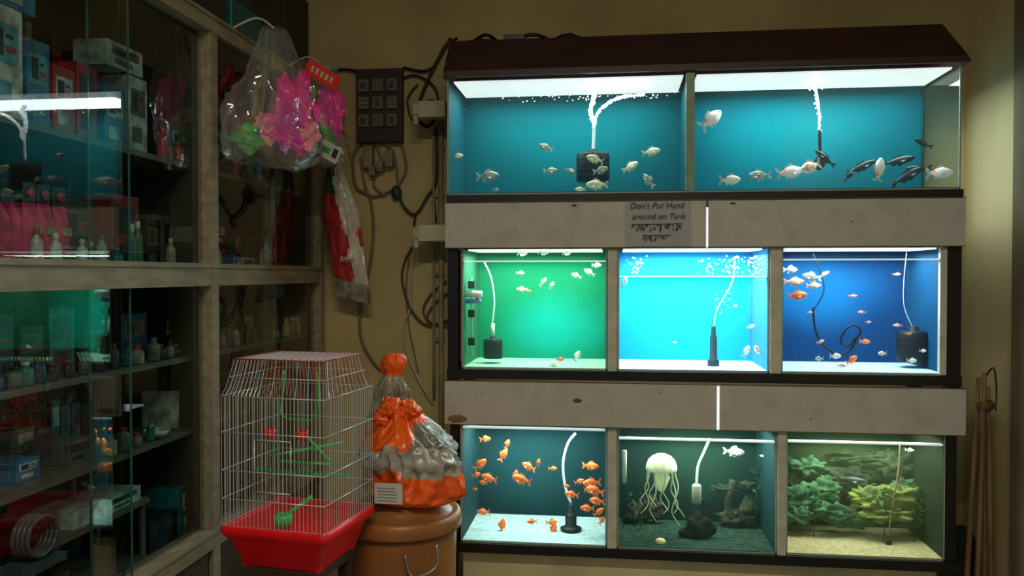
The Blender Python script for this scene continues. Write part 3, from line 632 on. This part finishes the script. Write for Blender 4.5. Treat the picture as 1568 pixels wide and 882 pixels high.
# ------------------------------------------------------------------ hanging bags
plast=glass('clear_polythene',(.95,.98,.96),base=.09,refl=.9,rough=.08,milky=.055)
mg=mat('magenta_film',(.85,.03,.28),.25,c2=(.45,.01,.30),scale=10,emis=.07,bump=.3); lgn=mat('lime_plastic',(.08,.48,.10),.3,c2=(.02,.22,.08),scale=20,emis=.03)
pkp=mat('pink_plastic',(.80,.18,.28),.3,c2=(.65,.35,.32),scale=20,emis=.03); redl=mat('red_label',(.75,.02,.02),.4,var=.05,emis=.05); whl=mat('white_label',(.55,.62,.60),.4,var=.1)
def bagshell(m,H,Wd,Dp,seed,topw=.10,lean=0):
    n=64;rows=34;vs=[];fs=[]
    for j in range(rows+1):
        q=j/rows; z=-H*q
        wq=(topw+(1-topw)*min(1,q*1.25)**.9)*(1-.12*max(0,(q-.9)/.1)**2); dq=(.15+.85*math.sin(math.pi*min(q*.88+.05,1))**.7)
        for k in range(n):
            t=2*math.pi*k/n
            nn=.8*noise.noise(Vector((math.cos(t)*2.0+seed,math.sin(t)*2,q*2.5)))-1.2*abs(noise.noise(Vector((math.cos(t)*4+seed,math.sin(t)*4,q*4))))-.5*abs(noise.noise(Vector((math.cos(t)*9+seed,math.sin(t)*9,q*7))))
            s_=1.05+.28*nn
            vs.append((Dp/2*dq*math.sin(t)*s_,Wd/2*wq*math.cos(t)*s_+lean*q,z+.035*nn*q))
    for j in range(rows):
        for k in range(n): fs.append((j*n+k,j*n+(k+1)%n,(j+1)*n+(k+1)%n,(j+1)*n+k))
    fs.append(tuple(rows*n+k for k in range(n)))
    m.add(vs,fs,plast,True)
def crumple(m,c,r_,mt,s3,seed): m.ball(c,r_,mt,s3,36,26,.7,1.5,seed=seed,smooth=False,ridge=.6)
m=MB()
bagshell(m,.43,.36,.15,3,topw=.22,lean=-.01)
crumple(m,(0,.075,-.26),.13,mg,(.35,.62,.95),5); crumple(m,(.01,.03,-.33),.085,mg,(.5,1.1,.6),8); crumple(m,(.02,.10,-.34),.06,pkp,(.6,.9,.8),2); crumple(m,(.0,-.09,-.37),.055,lgn,(.6,.9,.7),7)
crumple(m,(.0,-.04,-.34),.05,pkp,(.6,.8,1),17); crumple(m,(.02,.09,-.17),.045,mg,(.5,.6,1),27)
m.tube(spline([(-.12,-.12,-.02),(-.05,-.04,.035),(0,0,0)]),.004,cwh,6)
o=m.obj('bag_of_toys'); o.location=(-1.10,2.57,2.255); o.rotation_euler=(0,0,math.radians(-38))
m=MB()
bagshell(m,.37,.25,.12,9,topw=.55)
crumple(m,(.01,.04,-.20),.085,mg,(.45,.62,1.15),12); crumple(m,(.0,-.05,-.18),.06,lgn,(.5,.7,1.5),15); crumple(m,(.02,.0,-.28),.055,lgn,(.5,1.2,.9),19); crumple(m,(.03,-.03,-.23),.04,pkp,(.5,1,1),29)
M=Matrix.Translation((.07,-.02,-.065))@Matrix.Rotation(math.radians(-24),4,'X')
m.bx(-.003,.003,-.06,.075,-.022,.032,redl,M); m.bx(-.003,.003,-.06,-.03,-.10,-.022,redl,M)
for i in range(5): m.bx(.003,.004,-.042+i*.020,-.031+i*.020,-.008,.016,whl,M)
M=Matrix.Translation((.07,-.02,-.33))@Matrix.Rotation(math.radians(-24),4,'X')
m.bx(-.002,.002,-.09,.08,-.032,.032,whl,M); m.bx(.002,.003,-.02,.04,-.012,.012,lgn,M); m.bx(.002,.003,.05,.07,-.015,.02,cm('navy'),M)
m.tube(spline([(-.12,-.10,-.02),(-.05,-.03,.025),(0,0,0)]),.004,cwh,6)
o=m.obj('bag_of_toys'); o.location=(-1.11,3.0,2.255); o.rotation_euler=(0,0,math.radians(-48))
# pet food packet
m=MB()
rows=30;cols=14
rw=mat('packet_red',(.46,.03,.03),.3,var=.15,scale=8,emis=.02); ww=mat('packet_white',(.62,.60,.54),.25,var=.12,scale=12); gd=mat('packet_dark_green',(.05,.09,.03),.3); sl=mat('packet_silver',(.35,.33,.28),.25,var=.3,scale=20)
for side in (0,1):
    vs=[]
    for j in range(rows+1):
        q=j/rows; cx=-1.165+.085*q; wd=(.025+.05*min(1,q*3)); z=1.94-.60*q
        for i in range(cols+1):
            a=i/cols*2-1; th=.028*(1-a*a)*math.sin(math.pi*min(max(q,.02),.98))**.5
            vs.append((cx+a*wd,3.33+(-th if side==0 else th)+.010*noise.noise(Vector((a*3,q*9,side))),z-.015*a))
    for j in range(rows):
        for i in range(cols):
            f=(j*(cols+1)+i,j*(cols+1)+i+1,(j+1)*(cols+1)+i+1,(j+1)*(cols+1)+i)
            q=j/rows; xx=i/cols+.12*math.sin(q*7)
            mt=ww if (xx>.52 or q<.04) else (gd if q<.25 else rw)
            if q>.86: mt=sl
            if .45<q<.58 and xx>.8: mt=rw
            m.add([vs[k] for k in f],[(0,1,2,3)],mt,True)
for i in range(5): m.tube(spline([(-1.125+.012*i,3.296,1.50),(-1.12+.012*i,3.294,1.53-.006*(i%2)),(-1.118+.012*i,3.295,1.51)],3),.003,ww,5)
m.tube([(-1.165,3.33,1.94),(-1.17,3.33,2.0),(-1.19,3.36,2.02),(-1.225,3.395,2.03)],.003,cwh,6)
m.obj('pet_food_packet')
# ------------------------------------------------------------------ plastic drum with lid
DX,DY=-.645,2.46
pb=mat('brown_plastic',(.34,.14,.045),.38,c2=(.24,.095,.03),scale=5)
m=MB()
m.lathe([(.150,0),(.155,.01),(.160,.2),(.166,.56),(.168,.66),(.168,.67)],(DX,DY,0),pb,56)
m.lathe([(.174,.678),(.181,.674),(.184,.682),(.184,.706),(.180,.720),(.170,.726),(.160,.718),(.150,.722),(.135,.738),(.125,.752),(.11,.758),(.001,.760)],(DX,DY,0),pb,64)
hd=mat('wire_handle',(.4,.4,.36),.3,metal=.6)
ang=math.radians(-58)
hx,hy=DX+.172*math.cos(ang),DY+.172*math.sin(ang); tx,ty=-math.sin(ang),math.cos(ang)
m.tube(spline([(hx+tx*.05,hy+ty*.05,.655),(hx+tx*.045+.006,hy+ty*.045-.008,.595),(hx-tx*.01+.008,hy-ty*.01-.010,.575),(hx-tx*.035+.004,hy-ty*.035-.008,.585),(hx-tx*.045,hy-ty*.045-.004,.64)],5),.004,hd,8)
m.obj('plastic_storage_drum')
og=mat('orange_polybag',(.90,.13,.01),.3,c2=(.70,.08,.01),scale=10,bump=.3,emis=.02)
gg=mat('grey_polybag',(.30,.30,.27),.22,c2=(.14,.14,.125),scale=22,bump=.5,detail=5)
gg2=mat('silver_polybag',(.46,.46,.43),.2,c2=(.24,.24,.22),scale=26,bump=.6,detail=5)
def sack(m,c,prof,seed,mfun,n=90,amp=.18,ridge=.35,lean=(0,0),vz=0):
    vs=[]
    P=[tuple(q) for q in spline([(a,b,c_) for a,b,c_ in prof],6)]; H=prof[-1][0]
    for (z,rx,ry) in P:
        for k in range(n):
            t=2*math.pi*k/n; ct,st=math.cos(t),math.sin(t)
            nn=amp*noise.noise(Vector((ct*1.4+seed,st*1.4,z*7)))-ridge*abs(noise.noise(Vector((ct*3+seed*2,st*3,z*12))))-ridge*.55*abs(noise.noise(Vector((ct*7+seed,st*7,z*28))))
            s_=1+.12+nn*(min(1,z/.02))
            sq=1/(abs(ct)**3+abs(st)**3)**(1/3)
            s_*=.65+.35*sq
            zz=z+((vz*noise.noise(Vector((ct*2,st*2,seed)))+lean[2]*ct*min(1,z/.15)) if z>.02 else 0)
            vs.append((c[0]+rx*ct*s_+lean[0]*(z/H)**1.5,c[1]+ry*st*s_+lean[1]*z/H,c[2]+zz))
    N=len(P)
    for j in range(N-1):
        for k in range(n):
            f=(j*n+k,j*n+(k+1)%n,(j+1)*n+(k+1)%n,(j+1)*n+k)
            m.add([vs[i] for i in f],[(0,1,2,3)],mfun(P[j][0],2*math.pi*k/n),True)
    m.add([vs[i] for i in range(n)],[tuple(range(n))[::-1]],mfun(0,0)); m.add([vs[(N-1)*n+i] for i in range(n)],[tuple(range(n))],mfun(H,0))
def merge(o):
    import bmesh
    b=bmesh.new(); b.from_mesh(o.data); bmesh.ops.remove_doubles(b,verts=b.verts,dist=.0002); b.to_mesh(o.data); b.free()
m=MB()
sack(m,(DX-.075,DY+.08,.758),[(0,.05,.05),(.03,.07,.06),(.15,.072,.06),(.25,.066,.055),(.31,.056,.042),(.355,.036,.028),(.375,.030,.024),(.395,.038,.028),(.42,.038,.026),(.436,.026,.016),(.44,.008,.008)],4,lambda z,t: og if (z<.22 or z>.37) else gg,lean=(.03,0,0),ridge=.55)
o=m.obj('tied_polybag'); merge(o)
m=MB()
def mf(z,t):
    if z<.088+.012*math.sin(2*t+.5): return og
    if z<.10+.012*math.sin(5*t): return gg2
    a=math.cos(t-4.15)   # knotted orange carrier draped over the front-left shoulder
    if z>.235 or (z>.165 and a>.80-.9*(z-.165)/.07*.5): return og
    if z<.17: return gg2
    return gg
sack(m,(DX+.048,DY-.02,.762),[(0,.108,.09),(.02,.132,.105),(.07,.138,.112),(.13,.146,.115),(.165,.143,.112),(.195,.125,.10),(.22,.095,.075),(.24,.068,.052),(.255,.052,.042),(.27,.060,.04),(.285,.055,.03),(.292,.02,.012)],8,mf,amp=.30,ridge=.5,lean=(-.045,0,.0),vz=.04)
# loose knot ears
for k,(dx,dz,s) in enumerate(((-.05,.285,.032),(.0,.275,.028),(-.085,.25,.026))):
    m.ball((DX+.03+dx,DY-.05,.762+dz),s,og,(1.2,.5,.9),24,18,.9,2.2,seed=k*4+2,ridge=.6)
o=m.obj('grain_sack'); merge(o)
m=MB(); M=Matrix.Translation((DX+.0,DY-.156,.812))@Matrix.Rotation(math.radians(-2),4,'Z')
m.bx(-.042,.042,-.002,.002,-.030,.030,mat('paper_label',(.6,.62,.62),.6,var=.05),M)
for i in range(5): m.bx(-.033,.02+.002*i,-.003,-.002,.014-.009*i,.0165-.009*i,mat('label_print',(.25,.3,.35)),M)
lab=m.obj('product_label')
# ------------------------------------------------------------------ birdcage
cage_w,cage_d=.298,.285
CA=math.radians(-8)
nearx,neary=-.722,1.985
CZ=.786
CX=nearx-(cage_w/2*math.cos(CA)+cage_d/2*math.sin(CA)); CY=neary-(cage_w/2*math.sin(CA)-cage_d/2*math.cos(CA))
wm=mat('white_coated_wire',(.50,.58,.64),.3,metal=.3,var=.05); wr=mat('red_coated_wire',(.45,.10,.07),.35); redp=mat('red_plastic',(.85,.008,.015),.3,c2=(.62,.006,.012),scale=6,emis=.04)
grp=mat('green_plastic',(.05,.55,.10),.3,emis=.03)
E=bpy.data.objects.new('birdcage',None); sc.collection.objects.link(E); E.location=(CX,CY,CZ); E.rotation_euler=(0,0,CA)
m=MB(); hw,hd_=cage_w/2,cage_d/2; zs=.345; zt=.44
def roofpt(x,y,q): return (x*(1-.13*(q**.7)),y*(1-.22*(q**.7)),zs+(zt-zs)*q)
rw_=.0011
def cagewire(x,y,mt):
    P=[(x,y,0),(x,y,zs)]+[roofpt(x,y,q) for q in (.2,.45,.75,1)]
    m.tube(P[:2],rw_,wm,4); m.tube(P[1:],rw_,mt,4)
nx=25;ny=22
for i in range(nx+1):
    x=-hw+cage_w*i/nx
    for y in (-hd_,hd_): cagewire(x,y,wr if (i>8 and i%3) else wm)
    m.tube([roofpt(x,-hd_,1),roofpt(x,hd_,1)],rw_,wr if i%2 else wm,4)
for j in range(1,ny):
    y=-hd_+cage_d*j/ny
    for x in (-hw,hw): cagewire(x,y,wr if j%2 else wm)
def ring(fn,r_,mt):
    P=[fn(-hw,-hd_),fn(hw,-hd_),fn(hw,hd_),fn(-hw,hd_)]
    for a,b in zip(P,P[1:]+P[:1]): m.tube([a,b],r_,mt,6)
for z in (.004,.075,.15,.25,zs): ring(lambda x,y:(x*1.004,y*1.004,z),.0016,wm)
ring(lambda x,y:roofpt(x,y,.5),.0014,wm); ring(lambda x,y:roofpt(x,y,1),.002,wr)
for P in ([(-.05,-hd_-.003,.10),(-.05,-hd_-.003,.235)],[(.055,-hd_-.003,.10),(.055,-hd_-.003,.235)],[(-.05,-hd_-.003,.235),(.055,-hd_-.003,.235)],[(-.05,-hd_-.003,.10),(.055,-hd_-.003,.10)]): m.tube(P,.002,wm,6)
m.obj('wire_bars',parent=E)
m=MB()
def rect(hx,hy,z,rn=.02,k=5):
    vs=[]
    for (sx,sy,a0) in ((1,-1,-90),(1,1,0),(-1,1,90),(-1,-1,180)):
        for i in range(k):
            a=math.radians(a0+90*i/(k-1)); vs.append((sx*(hx-rn)+rn*math.cos(a),sy*(hy-rn)+rn*math.sin(a),z))
    return vs
rings=[rect(hw-.038,hd_-.036,-.109),rect(hw-.030,hd_-.028,-.098),rect(hw-.012,hd_-.010,-.04),rect(hw+.002,hd_+.002,-.024),rect(hw+.008,hd_+.008,-.014),rect(hw+.008,hd_+.008,.002),rect(hw+.004,hd_+.004,.006),rect(hw+.001,hd_+.001,.0),rect(hw-.004,hd_-.004,-.006)]
vs=[v for r_ in rings for v in r_]; nn_=20
m.add(vs,[(j*nn_+k,j*nn_+(k+1)%nn_,(j+1)*nn_+(k+1)%nn_,(j+1)*nn_+k) for j in range(len(rings)-1) for k in range(nn_)],redp,True)
m.add(rings[0],[tuple(range(nn_))[::-1]],redp); m.add(rings[-1],[tuple(range(nn_))],redp)
for sx in (-1,1):
    for sy in (-1,1):
        m.bx(sx*(hw-.05)-.014,sx*(hw-.05)+.014,sy*(hd_-.05)-.014,sy*(hd_-.05)+.014,-.110,-.10,redp)
m.obj('base_tray',parent=E)
m=MB()
m.tube([(-hw+.003,0,.12),(hw-.003,0,.12)],.005,grp,10); m.tube([(-.06,-.06,.175),(.10,.06,.195)],.004,grp,8)
m.tube([(-.05,-.03,.155),(.11,-.03,.155)],.004,grp,8)
m.tube(spline([(-.05,0,.40),(-.055,0,.32),(-.05,0,.27),(.05,0,.27),(.055,0,.32),(.05,0,.40)],4),.003,grp,8)
m.tube([(-.0,-hd_+.035,.02),(.07,-.06,.075)],.0055,grp,8); m.tube([(.02,0,.22),(.09,.02,.14)],.004,grp,8)
m.lathe([(.008,0),(.02,.008),(.025,.02),(.024,.034),(.018,.036),(.001,.03)],(.012,-hd_+.032,.002),grp,18)
for x in (-.018,.075):
    m.lathe([(.008,0),(.014,.004),(.016,.024),(.013,.026),(.001,.02)],(x,-hd_+.02,.235),redp,16)
m.obj('perches_and_feeders',parent=E)
m=MB(); wd=mat('stool_wood',(.05,.03,.018),.6,scale=5,stretch=(1,8,8))
MS=Matrix.Translation((CX,CY,0))@Matrix.Rotation(CA,4,'Z')
m.bx(-.11,.11,-.11,.11,.65,.675,wd,MS)
for sx in (-1,1):
    for sy in (-1,1): m.bx(sx*.09-.016,sx*.09+.016,sy*.09-.016,sy*.09+.016,0,.65,wd,MS)
for sy in (-1,1): m.bx(-.09,.09,sy*.09-.009,sy*.09+.009,.25,.28,wd,MS)
for sx in (-1,1): m.bx(sx*.09-.009,sx*.09+.009,-.09,.09,.33,.36,wd,MS)
m.obj('wooden_stool',bevel=.002)
# ------------------------------------------------------------------ right corner : net poles
m=MB(); bam=mat('bamboo_pole',(.30,.20,.10),.5,c2=(.16,.10,.05),scale=6,stretch=(8,8,1))
for (a,b) in (((1.25,2.99,0),(1.315,3.08,1.10)),((1.33,3.03,0),(1.335,3.10,1.05)),((1.24,3.07,0),(1.308,3.11,1.08)),((1.35,3.14,0),(1.325,3.10,1.0))):
    A=Vector(a);Bv=Vector(b); A.z=.012
    m.tube([A.lerp(Bv,t/8) for t in range(9)],[.011-.003*t/8 for t in range(9)],bam,8)
m.tube([(1.298,3.07,.98),(1.34,3.09,.985)],.018,mat('rope_tie',(.2,.12,.05)),10)
m.tube(spline([(1.315,3.08,1.08),(1.335,3.06,1.12),(1.35,3.07,1.05),(1.34,3.05,.97)]),.003,blk,6)
m.obj('net_pole_bundle')
m=MB(); cm_=mat('dark_grey_cloth',(.02,.02,.018),.9,bump=.5)
m.lathe([(.06,0),(.065,.1),(.06,.3),(.05,.45),(.03,.5),(.01,.51)],(1.30,3.22,0),cm_,28,sx=.9,fn=lambda t,z:1+.15*math.sin(5*t+z*8)); m.obj('rolled_net')
# ------------------------------------------------------------------ added room fill + world
m=MB(); m.bx(-.65,.65,.02-.04,.02+.04,3.12,3.2,mat('fill_housing_white',(.7,.7,.65),.4)); fillo=m.obj('added_room_fill')  # unseen lamp and housing, added to fill the room with light
area('added_fill_light',(0,.02,3.10),1.2,.08,47,(1,.86,.60),parent=fillo)
wld=bpy.data.worlds.new('shopfront_daylight'); sc.world=wld; wld.use_nodes=True
wld.node_tree.nodes['Background'].inputs[0].default_value=(.8,.88,1,1); wld.node_tree.nodes['Background'].inputs[1].default_value=.22
# ------------------------------------------------------------------ camera
cam=bpy.data.cameras.new('camera'); co=bpy.data.objects.new('camera',cam); sc.collection.objects.link(co); sc.camera=co
cam.sensor_width=36; cam.lens=28.7; co.location=(0,0,1.45); co.rotation_euler=(math.radians(90-.96),0,math.radians(7)); cam.clip_start=.05
